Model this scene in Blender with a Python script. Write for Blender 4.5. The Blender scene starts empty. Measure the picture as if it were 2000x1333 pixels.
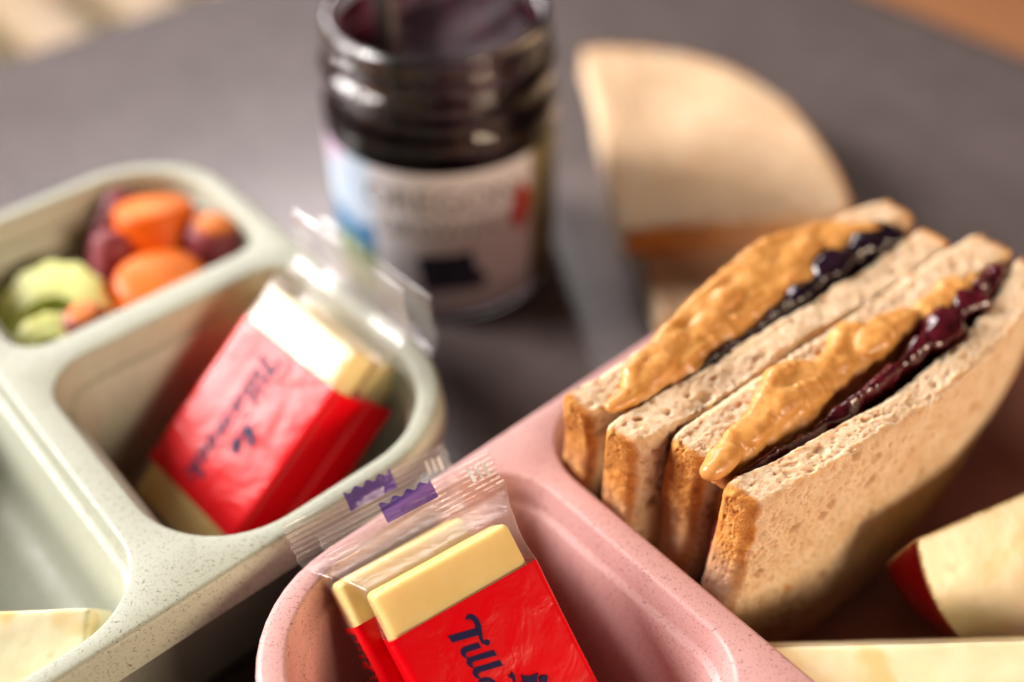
import bpy, bmesh, math, random
import numpy as np
from mathutils import Vector, Matrix, geometry
scene = bpy.context.scene
COL = scene.collection
R = math.radians
CM = 0.01                                   # everything below is written in centimetres

# ------------------------------------------------------------------ camera
PITCH, CAMH = 43.2, 23.0
cam = bpy.data.cameras.new("camera"); camo = bpy.data.objects.new("camera", cam); COL.objects.link(camo)
camo.location = (0, 0, CAMH * CM); camo.rotation_euler = (R(90 - PITCH), 0, 0)
cam.sensor_width = 36; cam.lens = 2093 / 2000 * 36
cam.clip_start = 0.005; cam.clip_end = 60
cam.dof.use_dof = True; cam.dof.focus_distance = 0.207; cam.dof.aperture_fstop = 3.6
cam.dof.aperture_blades = 0
scene.camera = camo

# ------------------------------------------------------------------ light
world = bpy.data.worlds.new("World"); scene.world = world; world.use_nodes = True
wb = world.node_tree.nodes["Background"]
wb.inputs[0].default_value = (1.0, 0.80, 0.68, 1); wb.inputs[1].default_value = 0.03

def area(name, loc, target, sx, sy, power, color):
    l = bpy.data.lights.new(name, 'AREA'); l.shape = 'RECTANGLE'; l.size = sx; l.size_y = sy
    l.energy = power; l.color = color
    o = bpy.data.objects.new(name, l); COL.objects.link(o); o.location = loc
    d = Vector(target) - Vector(loc); o.rotation_euler = d.to_track_quat('-Z', 'Y').to_euler()
    return o
area("window_light", (-1.88, 0.62, 1.02), (0.02, 0.2, 0), 0.9, 1.0, 128, (1.0, 0.93, 0.89))
area("back_sheen_light", (-1.1, 2.7, 1.45), (0.0, 0.3, 0), 1.5, 1.1, 58, (1.0, 0.92, 0.91))  # added lamp behind the scene, gives the table top its sheen
area("warm_fill_light", (0.88, -0.58, 0.43), (0.10, 0.15, 0.04), 0.45, 0.35, 14, (1.0, 0.76, 0.54))  # added warm fill lamp, lifts the bread faces from front right
scene.view_settings.view_transform = 'Standard'; scene.view_settings.look = 'None'
scene.view_settings.exposure = 0.0; scene.view_settings.gamma = 1
scene.cycles.use_denoising = True
scene.cycles.max_bounces = 12; scene.cycles.transparent_max_bounces = 24; scene.cycles.transmission_bounces = 10
scene.cycles.caustics_reflective = False; scene.cycles.caustics_refractive = False
scene.cycles.sample_clamp_indirect = 6

# ------------------------------------------------------------------ frames
TH = R(41.5)
A = np.array([math.cos(TH), math.sin(TH), 0]); B = np.array([math.sin(TH), -math.cos(TH), 0]); Zv = np.array([0, 0, 1.0])
def W(u, v, z): return A * u + B * v + Zv * z            # box frame (u along the long side, v towards the front) -> world
def Wn(P): P = np.asarray(P, float); return P[:, :1] * A + P[:, 1:2] * B + P[:, 2:3] * Zv

# ------------------------------------------------------------------ noise
def _h(ix, iy, iz, s):
    n = (ix.astype(np.int64) * 73856093) ^ (iy.astype(np.int64) * 19349663) ^ (iz.astype(np.int64) * 83492791) ^ (s * 2654435)
    n = (n ^ (n >> 13)) * 1274126177 & 0xffffffff
    n = (n ^ (n >> 16)) * 668265263 & 0xffffffff
    return ((n ^ (n >> 15)) & 0xffffff) / float(0xffffff)
def vn(P, s=0):
    P = np.asarray(P, float); i = np.floor(P).astype(np.int64); f = P - i; f = f * f * (3 - 2 * f)
    x, y, z = i.T; fx, fy, fz = f.T; o = 0
    for dx in (0, 1):
        for dy in (0, 1):
            for dz in (0, 1):
                o = o + _h(x + dx, y + dy, z + dz, s) * (fx if dx else 1 - fx) * (fy if dy else 1 - fy) * (fz if dz else 1 - fz)
    return o * 2 - 1
def fbm(P, o=4, s=0):
    P = np.asarray(P, float); r = 0; a = 1; t = 0
    for k in range(o):
        r = r + a * vn(P * 2 ** k + 17.3 * k, s + k); t += a; a *= .5
    return r / t
def worley(P, s=0):
    P = np.asarray(P, float); i = np.floor(P).astype(np.int64); best = np.full(len(P), 9.); rad = np.zeros(len(P))
    for dx in (-1, 0, 1):
        for dy in (-1, 0, 1):
            for dz in (-1, 0, 1):
                c = i + (dx, dy, dz); x, y, z = c.T
                q = c + np.stack([_h(x, y, z, s), _h(x, y, z, s + 7), _h(x, y, z, s + 13)], 1)
                d = np.sqrt(((P - q) ** 2).sum(1)); m = d < best
                best = np.where(m, d, best); rad = np.where(m, _h(x, y, z, s + 29), rad)
    return best, rad
def sst(a, b, x): t = np.clip((x - a) / (b - a), 0, 1); return t * t * (3 - 2 * t)

# ------------------------------------------------------------------ objects
def tag(o, label=None, cat=None, group=None, kind=None):
    for k, v in (('label', label), ('category', cat), ('group', group), ('kind', kind)):
        if v: o[k] = v
    return o
def thing(name, label, cat, loc=(0, 0, 0), group=None):
    o = bpy.data.objects.new(name, None); COL.objects.link(o); o.location = np.asarray(loc) * CM
    o.empty_display_size = .01
    return tag(o, label, cat, group)
def mesh(name, V, F, mat, parent=None, smooth=True, attrs=None, sharp=None):
    V = np.asarray(V, float) * CM
    q = parent
    while q is not None: V = V - np.array(q.location); q = q.parent
    me = bpy.data.meshes.new(name); me.from_pydata(V.tolist(), [], F if isinstance(F, list) else F.tolist()); me.update()
    if smooth: me.polygons.foreach_set('use_smooth', [True] * len(me.polygons))
    for m in (mat if isinstance(mat, (list, tuple)) else [mat]): me.materials.append(m)
    for k, c in (attrs or {}).items():
        a = me.color_attributes.new(k, 'FLOAT_COLOR', 'POINT')
        c = np.asarray(c, np.float32)
        if c.shape[1] == 3: c = np.concatenate([c, np.ones((len(c), 1), np.float32)], 1)
        a.data.foreach_set('color', c.ravel())
    if sharp: me.set_sharp_from_angle(angle=R(sharp))
    o = bpy.data.objects.new(name, me); COL.objects.link(o)
    if parent is not None: o.parent = parent
    return o
def join(parts):
    V, F, n = [], [], 0
    for v, f in parts:
        V.append(np.asarray(v, float)); F += [[i + n for i in q] for q in f]; n += len(v)
    return np.concatenate(V), F
def voxel(V, F, size, smooth=0):
    me = bpy.data.meshes.new("tmp"); me.from_pydata(np.asarray(V).tolist(), [], [list(map(int, f)) for f in F]); me.update()
    o = bpy.data.objects.new("tmp", me); COL.objects.link(o)
    m = o.modifiers.new("r", 'REMESH'); m.mode = 'VOXEL'; m.voxel_size = size
    if smooth:
        sm = o.modifiers.new("s", 'SMOOTH'); sm.iterations = smooth; sm.factor = .5
    dg = bpy.context.evaluated_depsgraph_get(); ev = o.evaluated_get(dg); e = ev.to_mesh()
    nv = len(e.vertices); P = np.zeros(nv * 3); e.vertices.foreach_get('co', P)
    N = np.zeros(nv * 3); e.vertices.foreach_get('normal', N)
    lt = np.zeros(len(e.loops), int); e.loops.foreach_get('vertex_index', lt)
    ls = np.zeros(len(e.polygons), int); e.polygons.foreach_get('loop_total', ls)
    if (ls == 4).all(): Fq = lt.reshape(-1, 4)
    else:
        Fq, k = [], 0
        for t in ls: Fq.append(lt[k:k + t].tolist()); k += t
    ev.to_mesh_clear(); bpy.data.objects.remove(o); bpy.data.meshes.remove(me)
    return P.reshape(-1, 3), N.reshape(-1, 3), Fq
_bm = bmesh.new(); bmesh.ops.create_icosphere(_bm, subdivisions=3, radius=1)
ICO_V = np.array([v.co[:] for v in _bm.verts]); ICO_F = [[v.index for v in f.verts] for f in _bm.faces]; _bm.free()
def ball(c, r): return ICO_V * np.asarray(r) + np.asarray(c), ICO_F
def prism(poly, t0, t1):
    """poly (s,h) counter clockwise -> solid between t0 and t1 in (s,t,h)"""
    n = len(poly); p = np.asarray(poly, float)
    V = np.concatenate([np.stack([p[:, 0], np.full(n, t0), p[:, 1]], 1), np.stack([p[:, 0], np.full(n, t1), p[:, 1]], 1)])
    F = [list(range(n)), list(range(2 * n - 1, n - 1, -1))] + [[(i + 1) % n, i, i + n, (i + 1) % n + n] for i in range(n)]
    return V, F
def catmull(P, n=8, closed=False):
    P = np.asarray(P, float); m = len(P); out = []
    for i in range(m if closed else m - 1):
        g = (lambda k: P[k % m]) if closed else (lambda k: P[min(max(k, 0), m - 1)])
        a, b, c, d = g(i - 1), g(i), g(i + 1), g(i + 2)
        for t in np.arange(n) / n:
            out.append(.5 * ((2 * b) + (c - a) * t + (2 * a - 5 * b + 4 * c - d) * t * t + (3 * b - a - 3 * c + d) * t ** 3))
    if not closed: out.append(P[-1])
    return np.array(out)
def loft(rings, cap0=False, cap1=False, closed=True):
    n = len(rings[0]); V = np.concatenate(rings); F = []
    for k in range(len(rings) - 1):
        for i in range(n if closed else n - 1):
            j = (i + 1) % n; F.append([k * n + i, k * n + j, (k + 1) * n + j, (k + 1) * n + i])
    if cap0: F.append(list(range(n - 1, -1, -1)))
    if cap1: F.append([(len(rings) - 1) * n + i for i in range(n)])
    return V, F
def rrect(u0, u1, v0, v1, r, n=12, m=10):
    """r = radii at (u0,v0),(u1,v0),(u1,v1),(u0,v1)"""
    C = [(u0, v0, 180), (u1, v0, 270), (u1, v1, 0), (u0, v1, 90)]; arcs = []
    for (x, y, a0), q in zip(C, r):
        cx = x + (q if x == u0 else -q); cy = y + (q if y == v0 else -q)
        arcs.append([(cx + q * math.cos(R(a0 + 90 * k / n)), cy + q * math.sin(R(a0 + 90 * k / n))) for k in range(n + 1)])
    out = []
    for i in range(4):
        out += arcs[i]; p, q = np.array(arcs[i][-1]), np.array(arcs[(i + 1) % 4][0])
        out += [tuple(p + (q - p) * k / m) for k in range(1, m)]
    return np.array(out)

# ------------------------------------------------------------------ materials
class NT:
    def __init__(s, name):
        s.m = bpy.data.materials.new(name); s.m.use_nodes = True; s.t = s.m.node_tree
        s.p = s.t.nodes["Principled BSDF"]; s.out = s.t.nodes["Material Output"]
        s.tc = s.t.nodes.new("ShaderNodeTexCoord")
    def n(s, k, **kw):
        x = s.t.nodes.new(k)
        for a, v in kw.items(): setattr(x, a, v)
        return x
    def l(s, a, b): s.t.links.new(a, b)
    def set(s, **kw):
        for k, v in kw.items():
            i = s.p.inputs[k.replace('_', ' ')]
            if hasattr(v, 'is_linked'): s.l(v, i)
            else: i.default_value = (*v, 1) if isinstance(v, tuple) and len(v) == 3 and i.type == 'RGBA' else v
        return s
    def co(s, sc):                       # object coordinates in cm, times sc
        mp = s.n("ShaderNodeMapping"); k = sc if isinstance(sc, tuple) else (sc, sc, sc)
        mp.inputs['Scale'].default_value = tuple(100 * q for q in k); s.l(s.tc.outputs['Object'], mp.inputs[0]); return mp.outputs[0]
    def noise(s, sc, det=4, rough=.55, dist=0):
        x = s.n("ShaderNodeTexNoise"); x.inputs['Scale'].default_value = 1; x.inputs['Detail'].default_value = det
        x.inputs['Roughness'].default_value = rough; x.inputs['Distortion'].default_value = dist
        s.l(s.co(sc), x.inputs['Vector']); return x.outputs[0]
    def vor(s, sc, f='F1'):
        x = s.n("ShaderNodeTexVoronoi", feature=f); x.inputs['Scale'].default_value = 1; s.l(s.co(sc), x.inputs['Vector']); return x.outputs['Distance']
    def ramp(s, fac, stops, interp='LINEAR'):
        x = s.n("ShaderNodeValToRGB"); r = x.color_ramp; r.interpolation = interp
        while len(r.elements) < len(stops): r.elements.new(.5)
        for e, (p, c) in zip(r.elements, stops): e.position = p; e.color = (*c, 1) if not isinstance(c, float) else (c, c, c, 1)
        s.l(fac, x.inputs[0]); return x.outputs[0]
    def mix(s, fac, a, b, mode='MIX'):
        x = s.n("ShaderNodeMix", data_type='RGBA', blend_type=mode)
        for sock, v in ((x.inputs[0], fac), (x.inputs[6], a), (x.inputs[7], b)):
            if hasattr(v, 'is_linked'): s.l(v, sock)
            else: sock.default_value = (*v, 1) if isinstance(v, tuple) else v
        return x.outputs[2]
    def math(s, op, a, b=0.):
        x = s.n("ShaderNodeMath", operation=op)
        for sock, v in ((x.inputs[0], a), (x.inputs[1], b)):
            if hasattr(v, 'is_linked'): s.l(v, sock)
            else: sock.default_value = v
        return x.outputs[0]
    def attr(s, name):
        x = s.n("ShaderNodeVertexColor", layer_name=name); y = s.n("ShaderNodeSeparateColor"); s.l(x.outputs[0], y.inputs[0])
        return y.outputs
    def bump(s, h, strength=.3, dist=.02):
        x = s.n("ShaderNodeBump"); x.inputs['Strength'].default_value = strength; x.inputs['Distance'].default_value = dist * CM
        s.l(h, x.inputs['Height']); s.l(x.outputs[0], s.p.inputs['Normal']); return s

def speckled_plastic(name, base, fleck, dens):
    m = NT(name)
    f1 = m.ramp(m.noise((9, 22, 14), 3, .6, .8), [(dens, 0.), (dens + .06, 1.)])
    f2 = m.ramp(m.noise((26, 12, 19), 2, .6, .5), [(dens + .02, 0.), (dens + .07, 1.)])
    big = m.noise(.6, 4)
    c = m.mix(big, tuple(.93 * x for x in base), tuple(1.05 * x for x in base))
    c = m.mix(m.math('MULTIPLY', m.math('MAXIMUM', f1, f2), .8), c, fleck)
    m.set(Base_Color=c, Roughness=m.ramp(m.noise(3, 4), [(.3, .42), (.7, .58)]), Subsurface_Weight=.0)
    return m.bump(m.noise(14, 3), .12, .01).m
M_green = speckled_plastic("sage_plastic", (.42, .445, .355), (.13, .085, .06), .605)
M_pink = speckled_plastic("pink_plastic", (.58, .32, .30), (.20, .06, .045), .61)

m = NT("slate_tabletop")
c = m.ramp(m.noise(.35, 8, .7), [(.3, (.070, .054, .052)), (.7, (.120, .095, .091))])
m.set(Base_Color=m.mix(m.ramp(m.noise(4, 6, .7), [(.4, 0.), (.65, .5)]), c, (.165, .135, .13)), Roughness=.27, Specular_IOR_Level=.85)
M_table = m.bump(m.noise(5, 6), .25, .03).m

m = NT("wood_floor")
w = m.n("ShaderNodeTexWave", wave_type='BANDS'); w.inputs['Scale'].default_value = 1; w.inputs['Distortion'].default_value = 6; w.inputs['Detail'].default_value = 4
m.l(m.co((.10, .012, .1)), w.inputs['Vector'])
m.set(Base_Color=m.mix(w.outputs[1], (.50, .21, .085), (.62, .28, .125)), Roughness=.5)
M_floor = m.m
m = NT("pale_oak"); m.set(Base_Color=m.mix(m.noise((.05, .6, .6), 6), (.26, .18, .10), (.36, .26, .155)), Roughness=.5); M_oak = m.m
m = NT("gap_shade_olive"); m.set(Base_Color=m.mix(m.noise(.3, 5), (.10, .085, .03), (.14, .12, .045)), Roughness=.6); M_gap_shade = m.m  # dark olive colour standing for the shade between the bench slats

def bread(name, flour=.8, dark=1., mott=.75):
    m = NT(name); a = m.attr('mask')
    crumb = m.ramp(m.noise(2.2, 6, .6), [(.3, (.58, .39, .225)), (.5, (.71, .52, .34)), (.72, (.80, .645, .465))])
    crumb = m.mix(m.ramp(m.noise(1.1, 5, .7), [(.50, 0.), (.7, mott)]), crumb, (.56, .34, .17))
    crumb = m.mix(m.math('MULTIPLY', a[1], .55), crumb, (.62, .40, .21))  # pores tinted darker, shade inside the holes put into the colour
    fl = m.ramp(m.noise(7, 2), [(.70, 0.), (.76, .7)]); crumb = m.mix(fl, crumb, (.42, .2, .08))
    cr = m.ramp(m.noise(3.4, 6, .65), [(.28, (.30 * dark, .095 * dark, .020 * dark)), (.48, (.55 * dark, .215 * dark, .042 * dark)), (.7, (.72 * dark, .37 * dark, .105 * dark))])
    cr = m.mix(m.math('MULTIPLY', m.ramp(m.noise(1.3, 5), [(.35, .25), (.62, 1.)]), m.math('MULTIPLY', a[2], flour)), cr, (.62, .50, .40))
    m.set(Base_Color=m.mix(a[0], crumb, cr), Roughness=.82, Specular_IOR_Level=.25, Subsurface_Weight=m.mix(a[0], (.85, .85, .85), (.15, .15, .15)), Subsurface_Scale=.0030)
    m.p.inputs['Subsurface Radius'].default_value = (1, .62, .38)
    b = m.math('ADD', m.math('MULTIPLY', m.vor(21, 'SMOOTH_F1'), .8), m.noise(26, 4, .7))
    return m.bump(b, .7, .04).m
M_bread = bread("sandwich_bread"); M_bread2 = bread("plain_bread", .45, 1.0, .6)

def gloss(name, stops, sc=3, rough=.3, sss=0., ssr=(1, .4, .15), bump=.3, coat=0., spec=.5, bs=9, sscale=.003):
    m = NT(name); m.set(Base_Color=m.ramp(m.noise(sc, 5, .6), stops), Roughness=rough, Subsurface_Weight=sss, Subsurface_Scale=sscale,
                        Coat_Weight=coat, Coat_Roughness=.08, Specular_IOR_Level=spec)
    m.p.inputs['Subsurface Radius'].default_value = ssr
    return m.bump(m.noise(bs, 5, .6), bump, .03).m
M_pb = gloss("peanut_butter", [(.3, (.54, .24, .055)), (.55, (.66, .325, .09)), (.75, (.74, .41, .14))], 2.5, .37, .4, bump=.35, coat=.16, bs=11)
M_jelly_dark = gloss("dark_berry_jelly", [(.35, (.006, .003, .008)), (.65, (.022, .008, .016))], 3, .1, bump=.5, coat=.6, bs=4)
M_jelly_red = gloss("purple_grape_jelly", [(.35, (.030, .003, .006)), (.65, (.10, .008, .016))], 3, .1, .3, bump=.5, coat=.6, bs=4)
M_jam = gloss("jar_jam", [(.35, (.008, .002, .005)), (.7, (.035, .006, .012))], 2, .4, bump=.4, coat=.0, bs=3, spec=.08)
m = NT("jam_smear"); m.set(Base_Color=(.085, .009, .024), Roughness=.4, Specular_IOR_Level=.1)
trn = m.n("ShaderNodeBsdfTransparent"); trn.inputs[0].default_value = (.80, .50, .55, 1); mx = m.n("ShaderNodeMixShader")
m.l(m.ramp(m.noise((.55, .55, .8), 5, .6), [(.36, .2), (.55, .97)]), mx.inputs[0]); m.l(trn.outputs[0], mx.inputs[1]); m.l(m.p.outputs[0], mx.inputs[2]); m.l(mx.outputs[0], m.out.inputs[0])
M_smear = m.m
M_cheese = gloss("cheddar", [(.3, (.89, .65, .20)), (.7, (.94, .74, .29))], 1.2, .42, .35, (1, .6, .2), .12, .15, bs=12, sscale=.004)
M_ink = gloss("navy_ink", [(.3, (.010, .008, .050)), (.7, (.014, .010, .060))], 2, .5, bump=.02, spec=.12)
M_white_ink = gloss("white_print", [(.3, (.75, .74, .74)), (.7, (.8, .8, .8))], 2, .4, bump=.02)
M_black_ink = gloss("date_stamp_ink", [(.3, (.02, .006, .008)), (.7, (.03, .01, .01))], 2, .5, bump=.02)

m = NT("red_printed_film"); m.set(Base_Color=(.70, .001, .006), Roughness=.27, Specular_IOR_Level=.22, Coat_Weight=.0, Coat_Roughness=.12)
M_red = m.bump(m.noise(1.3, 3, .5, .6), .35, .12).m
def film(name, tint, haze, hazecol, gl=.12):
    m = NT(name); t = m.t; t.nodes.remove(m.p)
    tr = m.n("ShaderNodeBsdfTransparent"); tr.inputs[0].default_value = (*tint, 1)
    g = m.n("ShaderNodeBsdfGlossy"); g.inputs['Roughness'].default_value = .16; g.inputs[0].default_value = (1, 1, 1, 1)
    d = m.n("ShaderNodeBsdfDiffuse"); d.inputs[0].default_value = (*hazecol, 1)
    tl = m.n("ShaderNodeBsdfTranslucent"); tl.inputs[0].default_value = (*hazecol, 1)
    b = m.n("ShaderNodeBump"); b.inputs['Strength'].default_value = .5; b.inputs['Distance'].default_value = .0006
    x = m.n("ShaderNodeTexNoise"); x.inputs['Scale'].default_value = 1; x.inputs['Detail'].default_value = 4; x.inputs['Distortion'].default_value = 1.2
    m.l(m.co((1.1, 3.2, 2.)), x.inputs['Vector']); m.l(x.outputs[0], b.inputs['Height'])
    for s_ in (g, d): m.l(b.outputs[0], s_.inputs['Normal'])
    h = m.n("ShaderNodeMixShader"); h.inputs[0].default_value = .4; m.l(d.outputs[0], h.inputs[1]); m.l(tl.outputs[0], h.inputs[2])
    a = m.n("ShaderNodeMixShader"); a.inputs[0].default_value = haze; m.l(tr.outputs[0], a.inputs[1]); m.l(h.outputs[0], a.inputs[2])
    lw = m.n("ShaderNodeLayerWeight"); lw.inputs[0].default_value = .5; m.l(b.outputs[0], lw.inputs[1])
    f = m.math('ADD', m.math('MULTIPLY', m.math('POWER', lw.outputs['Facing'], 3.5), .6), gl * .15)
    e = m.n("ShaderNodeMixShader"); m.l(f, e.inputs[0]); m.l(a.outputs[0], e.inputs[1]); m.l(g.outputs[0], e.inputs[2])
    m.l(e.outputs[0], m.out.inputs[0]); return m.m
M_film = film("clear_film", (.985, .98, .985), .075, (.9, .88, .9))
M_violet = film("violet_printed_film", (.55, .42, .80), .62, (.10, .055, .36))

m = NT("jar_glass"); m.set(Base_Color=(.97, .98, .98), Roughness=.0, IOR=1.47, Transmission_Weight=1.); M_glass = m.m
m = NT("steel"); m.set(Base_Color=(.16, .15, .15), Metallic=1., Roughness=.35); M_steel = m.m
m = NT("paper_label"); x = m.n("ShaderNodeVertexColor", layer_name="ink"); m.set(Base_Color=x.outputs[0], Roughness=.55); M_label = m.m
m = NT("label_ink"); m.set(Base_Color=(.16, .14, .13), Roughness=.6); M_lab_ink = m.m
m = NT("label_navy"); m.set(Base_Color=(.012, .014, .035), Roughness=.6); M_lab_navy = m.m
m = NT("label_red"); m.set(Base_Color=(.45, .035, .02), Roughness=.6); M_lab_red = m.m

def veg(name, rough=.4, sss=.25, bump=.15):
    m = NT(name); x = m.n("ShaderNodeVertexColor", layer_name="ink")
    c = m.mix(m.ramp(m.noise(2, 5), [(.3, .0), (.7, .25)]), x.outputs[0], (.9, .6, .35), 'MULTIPLY')
    m.set(Base_Color=c, Roughness=rough, Subsurface_Weight=sss, Subsurface_Scale=.004); m.p.inputs['Subsurface Radius'].default_value = (1, .5, .2)
    m.set(Specular_IOR_Level=.3)
    return m.bump(m.noise(6, 4), bump, .03).m
M_carrot = veg("carrot_flesh", .48, .1); M_celery = veg("celery_flesh"); M_apple = veg("apple_flesh", .28, .25, .15)

# ------------------------------------------------------------------ table and floor
def W2(p): return p[:, :1] * A + p[:, 1:2] * B
tp = rrect(-85, 45.4, -46.6, 75, (1.5,) * 4, 6, 4)
def tring(d, z): c = tp.mean(0); q = tp + (c - tp) / np.linalg.norm(tp - c, axis=1)[:, None] * d; return W2(q) + Zv * z
V, F = loft([tring(.5, -3.2), tring(0, -2.8), tring(0, -.4), tring(.12, -.12), tring(.4, 0)], True, True)
tag(mesh("table", V, F, M_table, None, True, sharp=40), "dark grey slate table top under the lunch boxes, jar and bread", "table")
fl = 600
tag(mesh("floor", [(-fl, -fl, -74), (fl, -fl, -74), (fl, fl, -74), (-fl, fl, -74)], [[0, 1, 2, 3]], M_floor), kind="structure")
st = thing("bench", "pale wooden slatted bench beyond the far left edge of the table", "bench", W(33, -112, -74))
def box(c, d):
    c = np.asarray(c, float); V = []
    for k in (-1, 1):
        for j in (-1, 1):
            for i in (-1, 1): V.append((i * d[0] / 2, j * d[1] / 2, k * d[2] / 2))
    bm = bmesh.new(); vs = [bm.verts.new(v) for v in V]
    for f in ((0, 2, 3, 1), (4, 5, 7, 6), (0, 1, 5, 4), (2, 6, 7, 3), (0, 4, 6, 2), (1, 3, 7, 5)): bm.faces.new([vs[i] for i in f])
    bmesh.ops.bevel(bm, geom=bm.edges[:], offset=min(d) * .12, segments=2, affect='EDGES', profile=.5)
    bm.verts.index_update(); P = np.array([v.co[:] for v in bm.verts]) + c; Fq = [[v.index for v in f.verts] for f in bm.faces]; bm.free()
    return P, Fq
for k in range(8):
    V, F = box((11 * k - 11, -112, -31.2), (7.2, 36, 2.4)); mesh("slat", Wn(V), F, M_oak, st, True, sharp=40)
V, F = box((27.5, -112, -34.5), (88, 33, 1.6)); mesh("gap_shade_panel", Wn(V), F, M_gap_shade, st, True, sharp=40)  # added dark sheet, shade in the slat gaps put into its colour
for u_ in (-14, 69):
    for v_ in (-126, -98):
        V, F = box((u_, v_, -54.7), (5, 4, 38.6)); mesh("leg", Wn(V), F, M_oak, st, True, sharp=40)

# ------------------------------------------------------------------ lunch boxes
HB = 5.0
def lunch_box(name, label, mat, u0, u1, v0, v1, comps, r=3.0):
    """moulded tray: flat rim with openings, compartments with an inner ledge, outer skirt and tapered body"""
    parts = []; N = 12; Mm = 14
    def ring(rect, rad, d, z):                 # d > 0 shrinks
        x = rrect(rect[0] + d, rect[1] - d, rect[2] + d, rect[3] - d, [max(q - d * (1 if q > .6 else .5), .15) for q in rad], N, Mm)
        return np.concatenate([x, np.full((len(x), 1), z)], 1)
    rect = (u0, u1, v0, v1); rr = (r,) * 4
    outer = [(.14, HB), (.05, HB - .03), (0, HB - .11), (-.10, HB - .90), (-.10, HB - .95), (-.05, HB - .985), (.22, HB - .99), (.32, HB - 1.05), (.95, .7), (1.1, .3), (1.5, .03), (1.9, 0)]
    V, F = loft([ring(rect, rr, d, z) for d, z in outer], False, True); parts.append((V, [f[::-1] for f in F]))
    inner = [(-.10, HB), (-.03, HB - .025), (.0, HB - .09), (.07, HB - .66), (.10, HB - .72), (.20, HB - .75), (.25, HB - .80), (.55, 1.05), (.68, .65), (1.0, .41), (1.5, .35)]
    holes = []
    for crect, crad in comps:
        rings = [ring(crect, crad, d, z) for d, z in inner]; parts.append(loft(rings, False, True)); holes.append(rings[0])
    o0 = ring(rect, rr, .14, HB); pts = [Vector(p[:2]) for p in o0]; faces = [list(range(len(o0)))]
    for h in holes:
        n0 = len(pts); pts += [Vector(p[:2]) for p in h]; faces.append(list(range(n0, n0 + len(h))))
    v2, e2, f2, *_ = geometry.delaunay_2d_cdt(pts, [], faces, 4, 1e-5, True)
    f2 = [f for f in f2]
    cen = lambda f: sum((v2[i] for i in f), Vector((0, 0))) / len(f)
    def inside(p, poly):
        c = False; n = len(poly)
        for i in range(n):
            a, b = poly[i], poly[i - 1]
            if (a[1] > p[1]) != (b[1] > p[1]) and p[0] < (b[0] - a[0]) * (p[1] - a[1]) / (b[1] - a[1]) + a[0]: c = not c
        return c
    f2 = [list(f) for f in f2 if not any(inside(cen(f), h) for h in holes)]
    parts.append((np.array([(v.x, v.y, HB) for v in v2]), f2))
    V, F = join(parts)
    bm = bmesh.new(); vs = [bm.verts.new(p) for p in Wn(V)]
    for f in F:
        try: bm.faces.new([vs[i] for i in f])
        except ValueError: pass
    bmesh.ops.remove_doubles(bm, verts=bm.verts[:], dist=.0008); bmesh.ops.recalc_face_normals(bm, faces=bm.faces[:])
    bm.verts.index_update(); P = np.array([v.co[:] for v in bm.verts]); Fq = [[v.index for v in f.verts] for f in bm.faces]; bm.free()
    o = mesh(name, P, Fq, mat, None, True, sharp=50)
    return tag(o, label, "lunch box", "divided lunch boxes on the table")
lunch_box("lunch_box", "sage green speckled lunch box with carrots, celery and wrapped cheese", M_green, -3.3, 10.97, -27.9, -13.05,
          [((3.45, 10.40, -20.85, -13.52), (1.2, 1.2, 2.5, 2.3)), ((3.45, 10.40, -27.4, -21.85), (1.0, 2.4, 1.0, .9)), ((-2.75, 2.72, -27.4, -13.55), (2.4, 1.5, 1.7, 2.4))])
lunch_box("lunch_box", "pink speckled lunch box holding the sandwich halves and apple pieces", M_pink, 2.80, 23.6, -12.28, 2.6,
          [((3.36, 10.22, -11.78, -4.45), (2.6, 1.5, 1.5, 1.2)), ((3.36, 10.22, -3.5, 2.1), (1, 1, 1, 2.4)), ((10.86, 23.05, -11.78, 2.1), (1.6, 2.4, 2.4, 1.5))])

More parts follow.
